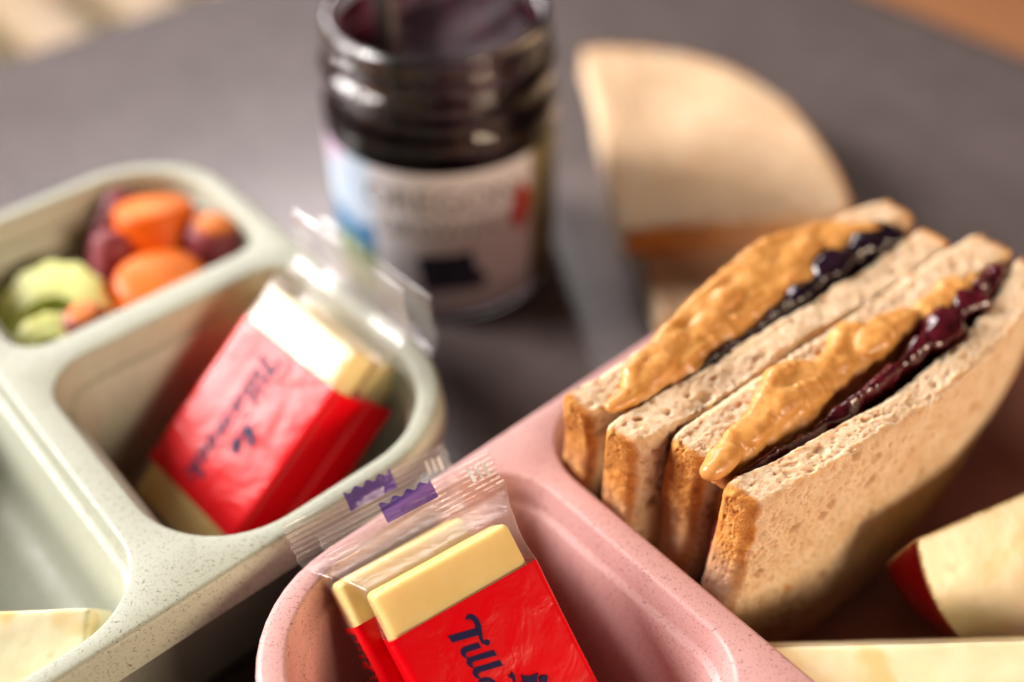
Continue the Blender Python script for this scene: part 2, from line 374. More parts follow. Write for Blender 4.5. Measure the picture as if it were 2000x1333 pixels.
# ------------------------------------------------------------------ bread
HALF = [(.0, 0), (.05, -1.6), (.02, -3.4), (-.02, -5.2), (.12, -6.1), (.6, -6.55), (1.6, -6.75), (3.2, -6.80), (5.2, -6.6), (7.2, -6.1), (9.0, -5.1), (10.3, -3.7), (11.0, -2.1), (11.15, -.9), (11.0, 0)]
def outline(sx, sz):
    c = catmull(np.array(HALF), 6); return c * (sx, sz)
def dist_poly(Q, L):
    best = np.full(len(Q), 1e9)
    for a, b in zip(L[:-1], L[1:]):
        d = b - a; t = np.clip(((Q - a) @ d) / (d @ d), 0, 1); best = np.minimum(best, ((Q - a - t[:, None] * d) ** 2).sum(1))
    return np.sqrt(best)
def half_slice(T, sx, sz, vs, seed, rough=1., thin=.0, spot=None):
    L = outline(sx, sz)
    V, F = prism(L, 0, T); P, N, Fq = voxel(V, F, vs, int(.46 / vs))
    Ld = L[::2]
    d = dist_poly(P[:, [0, 2]], Ld)
    q = P + seed * 31.7
    d = d + .075 * fbm(q * 3, 4, 3)
    crust = 1 - sst(.10, .25, d)
    cut = sst(-.12, -.02, P[:, 2])
    # crumb pores, two sizes, stretched a little
    wq = q + .10 * np.stack([fbm(q * 3, 3, 41), fbm(q * 3, 3, 42), fbm(q * 3, 3, 43)], 1)
    n1 = fbm(wq * 3.2, 3, 31); n2 = fbm(wq * 7.0, 3, 32)
    dent = 0; pore = 0
    for sc, rm, pw, dz, sdd in ((2.2, .46, 2.6, .5, 5), (4.8, .62, 1.8, .42, 1), (9.5, .72, 1.2, .38, 2)):
        f_, r_ = worley(wq * sc, sdd); rr_ = rm * r_ ** pw
        dd = np.sqrt(np.clip(rr_ ** 2 - f_ ** 2, 0, None)); dent = dent + dz * dd / sc; pore = pore + dd / .5
    cut = sst(-.16, -.05, P[:, 2]); tear = cut * (1 - crust)
    dc = -dent * (1.6 - .7 * cut) + .012 * vn(wq * 8, 73) + .030 * fbm(q * 3.5, 4, 9) + .022 * tear * vn(wq * 9, 71) + .05 * tear * fbm(q * 1.4, 2, 72) + .09 * fbm(q * .6, 2, 11)
    strand = sst(-1.6, -.1, P[:, 2]) * (1 - cut)
    dc = dc - .045 * strand * np.clip(vn(wq * (6, 6, 1.3), 33), 0, 1)
    f4, r4 = worley(q * (5, 5, 5), 8)
    dk = .05 * fbm(q * 2.4, 5, 14) - .035 * np.clip(1 - f4 / .45, 0, 1) + .06 * fbm(q * .7, 2, 11)
    disp = (dc * (1 - crust) + dk * crust) * rough
    Pd = P + N * disp[:, None]
    # ends narrower than the middle of the crust, faces slightly hollow, nothing dead flat
    s_ = Pd[:, 0] / (11 * sx); pinch = 1 - .10 * (1 - sst(0, .05, s_)) - .38 * np.clip(1 - Pd[:, 0] / .30, 0, 1) ** 2 - .26 * np.clip(1 + Pd[:, 2] / .24, 0, 1) ** 2 * (1 - .4 * vn(q * 1.5, 64)) - thin * np.sin(np.clip(s_, 0, 1) * np.pi) ** 1.5 * sst(-3.5, 0, Pd[:, 2])
    Pd[:, 1] = T / 2 + (Pd[:, 1] - T / 2) * pinch + (.15 * vn(np.stack([s_ * 3 + seed, Pd[:, 2] * .35, 0 * s_], 1), 61)) * sst(0, .1, s_)
    Pd[:, 2] += .10 * vn(np.stack([s_ * 4 + seed * 3, 0 * s_, 0 * s_], 1), 62) * cut
    Pd[:, 0] += .10 * vn(np.stack([0 * s_ + seed, Pd[:, 2] * .7, Pd[:, 1] * .7], 1), 63) * (1 - sst(0, .06, s_))
    heat = (1 - sst(-3.6, -1.0, P[:, 2])) * (1 - sst(.3, 1.2, P[:, 0]))
    if spot is not None: crust = np.maximum(crust, 1 - sst(.08, .15, np.linalg.norm(P - spot, axis=1) + .03 * vn(q * 9, 3)))
    mask = np.stack([crust, np.clip(pore, 0, 1) * (1 - crust), heat], 1)
    return P, Pd, Fq, mask
ZC = 7.0
def place_slice(P, Pd, u0, vfun, zc=ZC, lean=0., ztop=None):
    s, t, h = Pd.T
    z = zc + h + (ztop(s) if ztop else 0)
    return Wn(np.stack([u0 + s, vfun(s) + t + lean * h, z], 1))
lin = lambda xs, ys: (lambda s: np.interp(s, xs, ys))
def smoothf(xs, ys):
    c = catmull(np.stack([xs, ys], 1), 12); return lambda s: np.interp(s, c[:, 0], c[:, 1], left=c[0, 1], right=c[-1, 1])
VB1 = smoothf([0, 1.2, 3, 6, 9, 11], [-11.05, -10.90, -10.84, -10.90, -10.85, -10.50]); VB2 = smoothf([0, 3, 6, 9, 11], [-9.75, -9.5, -9.35, -9.25, -9.2])
VB3 = smoothf([0, 1.2, 3, 6, 9, 11], [-8.70, -8.60, -8.54, -8.46, -8.28, -8.02]); VB4 = smoothf([0, 2.5, 5, 8, 11], [-7.20, -6.74, -6.48, -6.52, -6.95])
SL = [(11.05, VB1, 1.0, .99, .965, .045, 1), (11.0, VB2, .98, .955, .965, .042, 2), (11.72, VB3, 1.08, .96, .965, .036, 3), (11.58, VB4, .95, .98, .97, .029, 4)]
sand = []
for k, (lab, i0) in enumerate((("sandwich half with peanut butter and near black jelly, farther one in pink box", 0),
                               ("sandwich half with peanut butter and purple red jelly, nearest the apple", 2))):
    t = thing("sandwich", lab, "sandwich", W(16.5, (-9.7, -7.2)[k], .65), "sandwich halves standing in the pink box")
    sand.append(t)
    for j in (i0, i0 + 1):
        u0, vb, T, sx, sz, vs, sd = SL[j]
        P, Pd, Fq, mask = half_slice(T, sx, sz, vs, sd, thin=(.0, .05, .0, .24)[sd - 1], spot=np.array([1.55, .95, -3.6]) if sd == 4 else None)
        mesh("bread_slice", place_slice(P, Pd, u0, vb), Fq, M_bread, t, True, {'mask': mask})

def blob(parent, name, pieces, mat, vs, smooth, amp, seed, extra=None):
    V, F = join(pieces); P, N, Fq = voxel(V, F, vs, smooth); q = P + seed * 13.1
    ridged = 1 - np.abs(vn(q * 2.2, seed)) * 2
    d = amp * (fbm(q * 1.6, 4, seed) + .35 * ridged) + (extra(q) if extra else 0)
    P = P + N * d[:, None]
    return mesh(name, Wn(P), Fq, mat, parent, True)
rnd = random.Random(4)
def pb_pieces(back, front, ztop, T_gap, v_front, u_rng, zl):
    """blobs over the cut face between the back and front edges, and the layer that fills the gap below"""
    pcs = []
    n = 46
    for k in range(n):
        u = u_rng[0] + (u_rng[1] - u_rng[0]) * k / (n - 1)
        b, f = back(u), front(u)
        if f - b < .08: continue
        c, w = (b + f) / 2, (f - b) / 2
        zt = ztop(u)
        ve = v_front(u); f2 = max(f, ve + (.16 if u < 17.5 else .06))
        for j in range(7):
            q = j / 6; v = b + .08 + (f2 - b - .16) * q
            zz_ = zt * (1 - .75 * q) + .05 - .42 * sst(-.10, .30, v - ve) + .03 * math.sin(k * .7 + j * 1.3)
            pcs.append(ball((u + .14 * q, v, ZC + zz_ - .18), (.30, max(.17, w * .34), .20)))
        if k % 5 == 0:
            pcs.append(ball((u + rnd.uniform(-.1, .1), c + rnd.uniform(-.6, .1) * w, ZC + zt * .5), (rnd.uniform(.4, .7), rnd.uniform(.2, .35), rnd.uniform(.14, .26))))
    L = []
    for k in range(30):
        u = u_rng[0] + .5 + (u_rng[1] - u_rng[0] - .7) * k / 29
        b0 = v_front(u) - .12; dep = 5.2 * math.sqrt(max(0, 1 - ((u - 15.5) / 6.6) ** 2)) * .92
        pcs.append(ball((u, b0 + T_gap / 2, ZC - .3 - dep / 2), (.32, T_gap / 2 + .07, dep / 2 + .15)))
    return pcs
crumbs = lambda q: .06 * np.clip(1 - worley(q * 3.6, 3)[0] / (.05 + .32 * worley(q * 3.6, 3)[1] ** 3), 0, 1) + .022 * (1 - np.abs(vn(q * (.8, 3.4, 3.4), 77)) * 2) + .006 * vn(q * 9, 78)
bk = lin([12.0, 12.6, 13.4, 14.6, 16, 17, 18, 18.6, 19.4, 19.9, 20.3], [-10.0, -10.4, -10.55, -10.85, -11.0, -11.12, -11.1, -10.95, -10.8, -10.4, -9.95])
fr = lin([11.9, 12.6, 13.2, 14.0, 14.4, 15.2, 16, 16.5, 17.4, 18.1, 19.4, 20.3], [-9.72, -9.62, -9.7, -9.72, -9.68, -9.66, -9.9, -9.75, -10.05, -10.05, -9.92, -9.85])
zt = lin([12, 12.6, 14, 16, 17.5, 18.3, 19, 20, 20.4], [.10, .22, .20, .24, .34, .36, .22, .20, .05])
blob(sand[0], "peanut_butter", pb_pieces(bk, fr, zt, .24, lambda u: VB1(u - 11.05) + 1.05, (11.95, 20.4), 0), M_pb, .045, 10, .075, 3, crumbs)
bk = lin([11.9, 12.6, 13.2, 14, 14.5, 15, 15.4, 16.2, 16.8, 17.2, 18, 18.8, 19.6, 20.6, 21], [-7.6, -7.72, -7.85, -8.0, -8.25, -8.15, -7.85, -7.9, -8.2, -7.85, -7.75, -7.35, -7.35, -7.35, -7.25])
fr = lin([11.8, 12.6, 13.4, 14.2, 15, 16, 17, 17.6, 18.5, 19.5, 20.6, 21], [-7.30, -7.12, -7.08, -7.02, -6.98, -6.92, -6.98, -7.10, -7.22, -7.28, -7.25, -7.2])
zt = lin([11.8, 12.5, 13.6, 14.6, 15.2, 16, 17, 18, 19, 20, 21], [.02, .14, .28, .36, .22, .20, .26, .18, .14, .10, .03])
blob(sand[1], "peanut_butter", pb_pieces(bk, fr, zt, .36, lambda u: VB3(u - 11.72) + 1.1, (12.1, 21.0), 0), M_pb, .04, 10, .075, 5, crumbs)

def jelly_pieces(vb, vf, ztop, u_rng, lumps, seed):
    pcs = []; r = random.Random(seed); n = 44
    for k in range(n):
        u = u_rng[0] + (u_rng[1] - u_rng[0]) * k / (n - 1); a, b = vb(u), vf(u); c = (a + b) / 2; w = max((b - a) / 2, .06)
        dep = 4.8 * math.sqrt(max(0, 1 - ((u - 15.8) / 6.2) ** 2))
        pcs.append(ball((u, c, ZC + ztop(u) + .05 * math.sin(k * .55 + seed) - dep / 2), (.5, w + .05, dep / 2 + .1)))
    for k in range(lumps):
        u = r.uniform(*u_rng); a, b = vb(u), vf(u); w = max((b - a) / 2, .06); rr = min(w * .9, r.uniform(.3, .5))
        pcs.append(ball((u, r.uniform(a + rr * .8, max(b - rr * .8, a + rr * .81)), ZC + ztop(u) + r.uniform(-.12, .0)), (rr * r.uniform(1.0, 1.8), rr, rr * .55)))
    return pcs
blob(sand[0], "jelly", jelly_pieces(lin([12.2, 14, 16.5, 17.5, 19, 20.4, 21.2], [-9.72, -9.6, -9.75, -10.1, -10.15, -10.1, -9.9]), lambda u: VB2(u - 11.0) + .04, lin([12.2, 14, 16, 17.5, 19, 20.4, 21], [-.18, -.08, -.02, .07, .11, .10, -.12]), (12.3, 20.9), 7, 2), M_jelly_dark, .04, 14, .12, 8)
blob(sand[1], "jelly", jelly_pieces(lin([12.2, 14, 16, 18, 20, 21.6], [-7.25, -7.1, -7.05, -7.25, -7.4, -7.35]), lambda u: VB4(u - 11.58) + .04, lin([12.2, 14, 16, 18, 20, 21.6, 22], [-.24, -.11, -.02, .05, .08, .05, -.15]), (12.3, 21.9), 8, 6), M_jelly_red, .04, 14, .12, 9)

# half slices lying on the table
def lying(name, label, p0, ang, zb, T, sx, sz, seed):
    P, Pd, Fq, mask = half_slice(T, sx, sz, .07, seed, .8)
    e = A * math.cos(ang) + B * math.sin(ang); n = np.cross(e, Zv) * -1
    if True: n = np.array([-e[1], e[0], 0]) * -1
    s, t, h = Pd.T
    V = p0 + s[:, None] * e - h[:, None] * n + (zb + t)[:, None] * Zv
    o = mesh(name, V, Fq, M_bread2, None, True, {'mask': mask})
    me = o.data; bm = bmesh.new(); bm.from_mesh(me); bmesh.ops.recalc_face_normals(bm, faces=bm.faces[:]); bm.to_mesh(me); bm.free()
    return tag(o, label, "bread slice", "half slices of bread stacked on the table")
ang = math.atan2(-9.3, 7.1)
lying("half_slice", "plain half slice of bread, top one of the stack, whole face showing", W(20.4, -17.75, 0), ang, 1.32, 1.25, 1.05, 1.13, 11)
lying("half_slice", "lower half slice of bread, mostly covered by the top one behind the sandwiches", W(19.2, -15.0, 0), ang, .05, 1.2, .95, .8, 12)

# ------------------------------------------------------------------ wrapped cheese
def rr_ring(hw, ht, r, y, zc, n=6, m=14, mz=4):
    x = []
    r = min(r, hw * .98, ht * .98)
    for cx, cz, a0 in ((hw - r, ht - r, 0), (-hw + r, ht - r, 90), (-hw + r, -ht + r, 180), (hw - r, -ht + r, 270)):
        arc = [(cx + r * math.cos(R(a0 + 90 * k / n)), cz + r * math.sin(R(a0 + 90 * k / n))) for k in range(n + 1)]
        if x:
            p = x[-1]; q = arc[0]; k_ = m if a0 in (90, 270) else mz
            x += [(p[0] + (q[0] - p[0]) * k / k_, p[1] + (q[1] - p[1]) * k / k_) for k in range(1, k_)]
        x += arc
    p, q = x[-1], x[0]; x += [(p[0] + (q[0] - p[0]) * k / mz, p[1] + (q[1] - p[1]) * k / mz) for k in range(1, mz)]
    x = np.array(x); return np.stack([x[:, 0], np.full(len(x), y), x[:, 1] + zc], 1)
GLY = dict(
 T=[[(-.196, -.365), (-.157, -.317), (-.092, -.293), (-.027, -.308), (.021, -.375), (.05, -.48), (.041, -.605), (0, -.722), (-.036, -.821), (-.05, -.89), (-.06, -.93), (-.075, -.965), (-.115, -.932), (-.117, -.846), (-.1, -.746), (-.084, -.655), (-.084, -.596), (-.068, -.525), (-.072, -.453), (-.096, -.4), (-.142, -.369)],
    [(-.084, -.596), (-.654, -.46), (-.634, -.619), (-.1, -.746)]],
 i=[[(-.165, -.869), (-.422, -.805), (-.502, -.8), (-.562, -.836), (-.582, -.914), (-.559, -.989), (-.515, -1.03), (-.468, -1.032), (-.504, -.986), (-.495, -.946), (-.456, -.929), (-.158, -.995)]],
 l=[[(.045, -1.144), (-.439, -1.036), (-.518, -1.048), (-.558, -1.104), (-.553, -1.175), (-.51, -1.249), (-.455, -1.264), (-.476, -1.205), (-.46, -1.163), (-.399, -1.157), (.057, -1.28)],
    [(.062, -1.382), (-.415, -1.267), (-.494, -1.278), (-.541, -1.34), (-.541, -1.428), (-.481, -1.511), (-.423, -1.538), (-.457, -1.456), (-.446, -1.403), (-.402, -1.398), (.079, -1.516)]],
 emblem=[[(.082, -1.716), (.119, -1.765), (.188, -1.716), (.195, -1.814), (.153, -1.931), (.5, -2.62), (.46, -2.66), (.115, -1.95), (.131, -1.847), (.085, -1.801)],
    [(.331, -1.857), (.393, -1.919), (.473, -1.968), (.565, -1.996), (.65, -2.005), (.56, -2.12), (.50, -2.30), (.26, -2.14), (.29, -2.01)],
    [(.62, -2.10), (.70, -2.08), (.80, -2.14), (.72, -2.26), (.60, -2.40), (.56, -2.30)],
    [(.22, -2.02), (.27, -1.98), (.24, -2.14), (.17, -2.24), (.15, -2.14)],
    [(.16, -2.30), (.50, -2.52), (.46, -2.70), (.30, -2.72), (.14, -2.56)]])
def lettering():
    polys = [p for k in GLY for p in GLY[k]]
    th = np.linspace(0, 2 * np.pi, 24, endpoint=False)
    polys.append([(-.008 + .062 * math.cos(a), -.96 + .062 * math.sin(a)) for a in th])
    def sk(x, y): return (x, y - .22 * (x + .40))
    def ringp(y):
        quads = []
        for k in range(24):
            a, b = th[k], th[(k + 1) % 24]
            quads.append([sk(-.385 + .185 * math.cos(a), y + .175 * math.sin(a)), sk(-.385 + .185 * math.cos(b), y + .175 * math.sin(b)),
                          sk(-.385 + .085 * math.cos(b), y + .085 * math.sin(b)), sk(-.385 + .085 * math.cos(a), y + .085 * math.sin(a))])
        return quads
    def stem(y, x0=-.56, x1=-.2, w=.12): return [[sk(x1, y), sk(x0, y), sk(x0, y - w), sk(x1, y - w)]]
    polys += ringp(-1.70) + stem(-1.83) + stem(-2.06) + stem(-2.27) + stem(-2.48) + [[sk(-.2, -2.1), sk(-.29, -2.1), sk(-.29, -2.55), sk(-.2, -2.52)]]
    polys += ringp(-2.86) + ringp(-3.24) + stem(-3.48, -.56, .05) + [[sk(-.4, -3.58), sk(-.32, -3.58), sk(-.17, -3.84), sk(-.2, -3.92)], [sk(-.36, -3.62), sk(-.42, -3.6), sk(-.56, -3.82), sk(-.55, -3.94)]]
    return polys
LETTERS = lettering()
def flat(polys, z, thick=.004):
    parts = []
    for p in polys:
        tri = geometry.tessellate_polygon([[Vector((x, y, 0)) for x, y in p]]); n = len(p)
        V = [(x, y, z + thick) for x, y in p] + [(x, y, z - .02) for x, y in p]
        F = []
        for t in tri:
            a, b, c = [Vector(V[i]) for i in t]; t = list(t)
            if (b - a).cross(c - a).z < 0: t = t[::-1]
            F.append(t)
        F += [[i, (i + 1) % n, (i + 1) % n + n, i + n] for i in range(n)]
        parts.append((V, F))
    return join(parts)
def text_polys(body, size, bold=0.):
    c = bpy.data.curves.new("t", 'FONT'); c.body = body; c.size = size; c.resolution_u = 3; c.offset = bold
    o = bpy.data.objects.new("t", c); COL.objects.link(o)
    dg = bpy.context.evaluated_depsgraph_get(); ev = o.evaluated_get(dg); e = ev.to_mesh()
    V = np.array([v.co[:] for v in e.vertices]); F = [list(p.vertices) for p in e.polygons]
    ev.to_mesh_clear(); bpy.data.objects.remove(o); bpy.data.curves.remove(c)
    return V, F
def cheese_pack(label, T, M, Wd, seed, fin=1.5, lean_fin=0., stamp=False, k=1., clo=.75, fin_b=1.2, prints=True, top=.97):
    """local frame: x across, y up the pack, z out of the front face; origin where the red band starts at the top of the front face"""
    t = thing("cheese_pack", label, "cheese", T - M[:, 2] * .6, "wrapped cheese portions in the lunch boxes")
    place = lambda P: k * (np.asarray(P, float) @ M.T) + T
    Tk, bot, cw = 1.12, -5.15, 3.14; zc = -Tk / 2 - .03
    # block
    bm = bmesh.new(); bmesh.ops.create_cube(bm, size=1)
    for v in bm.verts: v.co = Vector((v.co.x * cw, v.co.y * (top - bot), v.co.z * (Tk - .05)))
    bmesh.ops.bevel(bm, geom=bm.edges[:], offset=.14, segments=4, affect='EDGES', profile=.5)
    bmesh.ops.triangulate(bm, faces=[f for f in bm.faces if len(f.verts) > 4])
    bmesh.ops.subdivide_edges(bm, edges=[e for e in bm.edges if e.calc_length() > .5], cuts=8, use_grid_fill=True)
    bm.verts.index_update(); P = np.array([v.co[:] for v in bm.verts]); F = [[v.index for v in f.verts] for f in bm.faces]; bm.free()
    P = P + .02 * np.stack([fbm(P * 1.1, 3, seed), fbm(P * 1.3, 3, seed + 4), fbm(P * 1.2, 3, seed + 8)], 1) + (-.08, (top + bot) / 2, zc)
    mesh("cheese_block", place(P), F, M_cheese, t, True)
    hw, ht = Wd / 2, Tk / 2 + .03
    def warp(P, a):
        d = a * np.stack([.4 * fbm(P * (1, 1.3, 1), 3, seed + 20), 0 * P[:, 0], fbm(P * (.9, 1.6, .3), 4, seed + 30)], 1); return P + d
    wrinkle = lambda P, f: P + np.stack([0 * P[:, 0], 0 * P[:, 0], (.05 * (1 - np.abs(vn(P * (1.6, 1.1, .2) + seed, 51)) * 2) + .02 * vn(P * (4, 3, .5), 52))], 1) * f
    # red printed band
    ys = np.linspace(0, -4.25, 30); rings = []
    for y in ys:
        f = sst(-1.2, 0, y); rings.append(warp(rr_ring(hw - .02 * (1 - f), ht, .16, y, zc), .025))
    V, F = loft(rings); mesh("printed_band", place(V), [f[::-1] for f in F], M_red, t, True)
    def surf_z(x, y): return 0
    # film at both ends: tube over the cheese, closing into a flat crimped fin
    for s, y0, blk, fin in ((1, 0.0, top, fin), (-1, -4.25, bot, fin_b)):
        L1 = abs(blk - y0); rings = []; n = len(rr_ring(1, 1, .1, 0, 0))
        prof = [(0, hw, ht, .16)] + [(L1 * i / 6, hw - .06 * math.sin(i / 6 * 3), ht - .01, .15) for i in range(1, 7)]
        for i in range(1, 15):
            q = i / 14; prof.append((L1 + .04 + clo * q, hw + .30 * sst(0, 1, q), max(ht * (1 - sst(0, .95, q)), .022), .15))
        for i in range(1, 49): prof.append((L1 + .04 + clo + fin * i / 48, hw + .30 + .02 * math.sin(i * .4), .012, .15))
        for i, (dy, w_, h_, r_) in enumerate(prof):
            rg = rr_ring(w_, h_, r_, y0 + s * dy, zc)
            f = sst(L1, L1 + .7, dy)
            g = sst(L1 + clo * .8, L1 + clo + fin, dy)
            rg = warp(rg, .02 + .05 * f)
            rg[:, 2] += (-f * .1 + .10 * np.sin(rg[:, 0] * 1.7 + seed) * f - lean_fin * g * g) * (1 if s > 0 else .3)
            if g > .15: rg[:, 2] += .010 * math.sin(dy * 55)
            rg = wrinkle(rg, f)
            if i == len(prof) - 1: rg[:, 1] += s * .045 * np.sign(np.sin(rg[:, 0] * 21 + seed)) * np.abs(np.sin(rg[:, 0] * 21 + seed)) ** .5
            rings.append(rg)
        V, F = loft(rings); fm = mesh("clear_wrapper", place(V), F if s < 0 else [f[::-1] for f in F], M_film, t, True)
        if s > 0:
            yt = L1 + .04 + clo; 
            def fin_patch(x0, x1, ya, yb, nx, ny, zig=0.):
                X, Y = np.meshgrid(np.linspace(x0, x1, nx), np.linspace(ya, yb, ny)); V = np.stack([X.ravel(), Y.ravel(), np.zeros(X.size)], 1)
                f = sst(L1, L1 + .7, V[:, 1]); g = sst(L1 + clo * .8, L1 + clo + fin, V[:, 1])
                V = warp(V, .07); V[:, 2] += zc + .024 - f * .1 + .10 * np.sin(V[:, 0] * 1.7 + seed) * f - lean_fin * g * g + .010 * np.sin(V[:, 1] * 55); V = wrinkle(V, f[:, None])
                if zig: V[-nx:, 1] += .045 * np.sin(V[-nx:, 0] * 21 + seed)
                F = [[j * nx + i, j * nx + i + 1, (j + 1) * nx + i + 1, (j + 1) * nx + i] for j in range(ny - 1) for i in range(nx - 1)]
                return V, F
            if not prints: continue
            V, F = fin_patch(-.6, .57, yt + fin - .42, yt + fin - .015, 40, 6, 1)
            mesh("violet_print", place(V), F, M_violet, fm, True)
            parts = [fin_patch(1.40 + .17 * i, 1.475 + .17 * i, yt + fin - .50 - .02 * i, yt + fin - .18 - .02 * i, 3, 8) for i in range(3)]
            V, F = join(parts); mesh("white_print", place(V), F, M_white_ink, fm, True)
    V, F = flat(LETTERS, .016, .006); mesh("lettering", place(V), F, M_ink, t, False)
    if stamp:
        V, F = text_polys("BEST BY JUN", .36, .008)
        # runs down the left side face: text x -> -y, text y -> +z
        Q = np.stack([np.full(len(V), -hw - .012), -.12 - V[:, 0] * .95, -Tk + .18 + V[:, 1] * 2.4], 1)
        mesh("date_stamp", place(Q), F, M_black_ink, t, False)
    return t
Xf = np.array([[.8533, -.4556, .2536], [.5147, .6576, -.5502], [.0839, .6, .7956]])
Tf = np.array([-.933, 12.193, 4.407])
Xb = np.stack([Xf[:, 0] * math.cos(R(7)) - Xf[:, 2] * math.sin(R(7)), Xf[:, 1], Xf[:, 2] * math.cos(R(7)) + Xf[:, 0] * math.sin(R(7))], 1); KP = .935; CC = np.array([0, 0, CAMH]); Tf = CC + (Tf - CC) * KP
cheese_pack("wrapped cheese in front, red band reads Tilla, lying over the pink box corner", Tf, Xf, 3.45, 1, .85, .05, k=KP, clo=.62, fin_b=.3)
cheese_pack("wrapped cheese with date stamp on its side, tucked behind the front one in pink box", Tf - KP * (Xf[:, 2] * 1.34 + Xf[:, 0] * .40 - Xf[:, 1] * .46), Xb, 3.45, 2, .95, -.15, True, k=KP, clo=.62, fin_b=.3)
Xg = np.array([[.7073, .5688, -.4197], [-.7068, .5583, -.4345], [-.0129, .6039, .7969]])
Tg = np.array([-5.335, 18.501, 5.285])
cheese_pack("blurred wrapped cheese with red band facing up, upper of the pair in the green box", Tg, Xg, 3.75, 3, 1.1, -1.1, prints=False)
cheese_pack("wrapped cheese lying beneath the upper one in the green box", Tg - Xg[:, 2] * 1.2 + Xg[:, 0] * .06 + Xg[:, 1] * .1, Xg, 3.75, 4, 1.2, -1.3, prints=False)

# ------------------------------------------------------------------ jam jar
JX, JY = -2.2, 29.05
def lathe(prof, n=96, cap0=True, cap1=False, c=(JX, JY)):
    a = np.linspace(0, 2 * np.pi, n, endpoint=False)
    return loft([np.stack([c[0] + r * np.cos(a), c[1] + r * np.sin(a), np.full(n, z)], 1) for r, z in prof], cap0, cap1)
jar = thing("jam_jar", "open glass jar of dark purple jam with a white label", "jar", (JX, JY, 0))
outp = [(2.9, .12), (3.25, .05), (3.5, .22), (3.58, .6), (3.58, 5.75), (3.55, 6.05), (3.46, 6.4), (3.36, 6.65), (3.31, 6.9), (3.33, 7.15), (3.46, 7.3), (3.50, 7.45), (3.46, 7.62), (3.32, 7.75),
        (3.3, 8.0), (3.36, 8.1), (3.38, 8.2), (3.36, 8.3), (3.3, 8.4), (3.3, 8.72), (3.26, 8.84), (3.14, 8.9), (3.0, 8.86), (2.93, 8.74), (2.92, 8.2), (2.94, 7.2), (3.0, 6.8), (3.2, 6.4), (3.32, 6.0), (3.34, 5.6), (3.36, .6), (3.2, .34), (2.6, .24)]
V, F = lathe(catmull(outp, 3), 96, True, True); mesh("glass", V, F, M_glass, jar, True, sharp=60)
# jam filling, reaching into the glass so no air gap shows
n = 96; a = np.linspace(0, 2 * np.pi, n, endpoint=False); rings = []
for r, z in [(2.0, .20), (3.1, .24), (3.34, .42), (3.41, .8), (3.39, 5.6), (3.37, 6.0), (3.27, 6.38), (3.08, 6.75)]: rings.append(np.stack([JX + r * np.cos(a), JY + r * np.sin(a), np.full(n, z)], 1))
for r, w in [(3.05, 1), (2.97, 1), (2.5, 1), (1.9, 1), (1.2, 1), (.5, 1), (.05, 1)]:
    hgt = 7.35 + 1.25 * np.clip(np.cos(a - .6), -.25, 1) * (r / 3) + .15 * vn(np.stack([np.cos(a) * r * 1.2, np.sin(a) * r * 1.2, a * 0], 1), 5)
    if r > 3: hgt = hgt * .4 + 4.1
    rings.append(np.stack([JX + r * np.cos(a), JY + r * np.sin(a), hgt], 1))
V, F = loft(rings, True, True); mesh("jam", V, F, M_jam, jar, True)
# jam smeared on the inside of the neck
zs = np.linspace(6.7, 8.55, 14)
V, F = loft([np.stack([JX + (2.90 - .05 * vn(np.stack([np.cos(a) * 3, np.sin(a) * 3, a * 0 + z * 2], 1), 9)) * np.cos(a), JY + 2.88 * np.sin(a), np.full(96, z)], 1) for z in zs])
mesh("jam_smear", V, F, M_smear, jar, True)
# label: printed paper round the body
RL = 3.60; na, nz = 200, 50; aa = np.linspace(R(-200), R(20), na); zz = np.linspace(.34, 5.55, nz)
AA, ZZ = np.meshgrid(aa, zz); P = np.stack([JX + RL * np.cos(AA), JY + RL * np.sin(AA), ZZ], -1).reshape(-1, 3)
deg = np.degrees(AA).ravel() + 90; zf = ZZ.ravel()                  # 0 = towards the camera, negative = left
ink = np.tile(np.array([.66, .635, .66]), (len(P), 1))
nz_ = fbm(np.stack([deg / 9, zf, zf * 0], 1), 3, 2)
L_ = deg < -33; hor = 3.1 + .5 * nz_
ink[L_] = (.50, .60, .72); ink[L_ & (zf > 4.6 + nz_) & (deg < -52)] = (.62, .45, .60); ink[L_ & (zf < hor)] = (.05, .19, .38); ink[L_ & (zf < 2.2 + .4 * nz_)] = (.16, .24, .06)
ink[deg > 50] = (.10, .085, .04); ink[(deg > 50) & (nz_ > .15)] = (.22, .17, .08)
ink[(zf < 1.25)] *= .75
F = [[j * na + i, j * na + i + 1, (j + 1) * na + i + 1, (j + 1) * na + i] for j in range(nz - 1) for i in range(na - 1)]
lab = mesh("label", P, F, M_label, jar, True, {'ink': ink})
def wrap(V, F, name, mat, c_deg, z0, par, r=RL + .012):
    V = np.asarray(V, float); ph = R(c_deg - 90) + V[:, 0] / RL
    mesh(name, np.stack([JX + r * np.cos(ph), JY + r * np.sin(ph), z0 + V[:, 1]], 1), F, mat, par, False)
for body, size, c_, z0 in (("OREGON", 1.15, 2, 4.2), ("GROWERS", .88, 3, 3.25)):
    V, F = text_polys(body, size); V[:, 0] = V[:, 0] - (V[:, 0].max() + V[:, 0].min()) / 2
    wrap(V, F, "label_text", M_lab_ink, c_, z0, lab)
def grid_poly(poly, nx=14):
    tri = []; p = np.array(poly); V = []; F = []
    ys = np.linspace(p[:, 1].min(), p[:, 1].max(), 14)
    for y in ys:
        xs = []
        for a_, b_ in zip(p, np.roll(p, -1, 0)):
            if (a_[1] - y) * (b_[1] - y) <= 0 and a_[1] != b_[1]: xs.append(a_[0] + (b_[0] - a_[0]) * (y - a_[1]) / (b_[1] - a_[1]))
        xs = xs or [0, 0]; V += [(x, y, 0) for x in np.linspace(min(xs), max(xs), nx)]
    return V, [[j * nx + i, j * nx + i + 1, (j + 1) * nx + i + 1, (j + 1) * nx + i] for j in range(13) for i in range(nx - 1)]
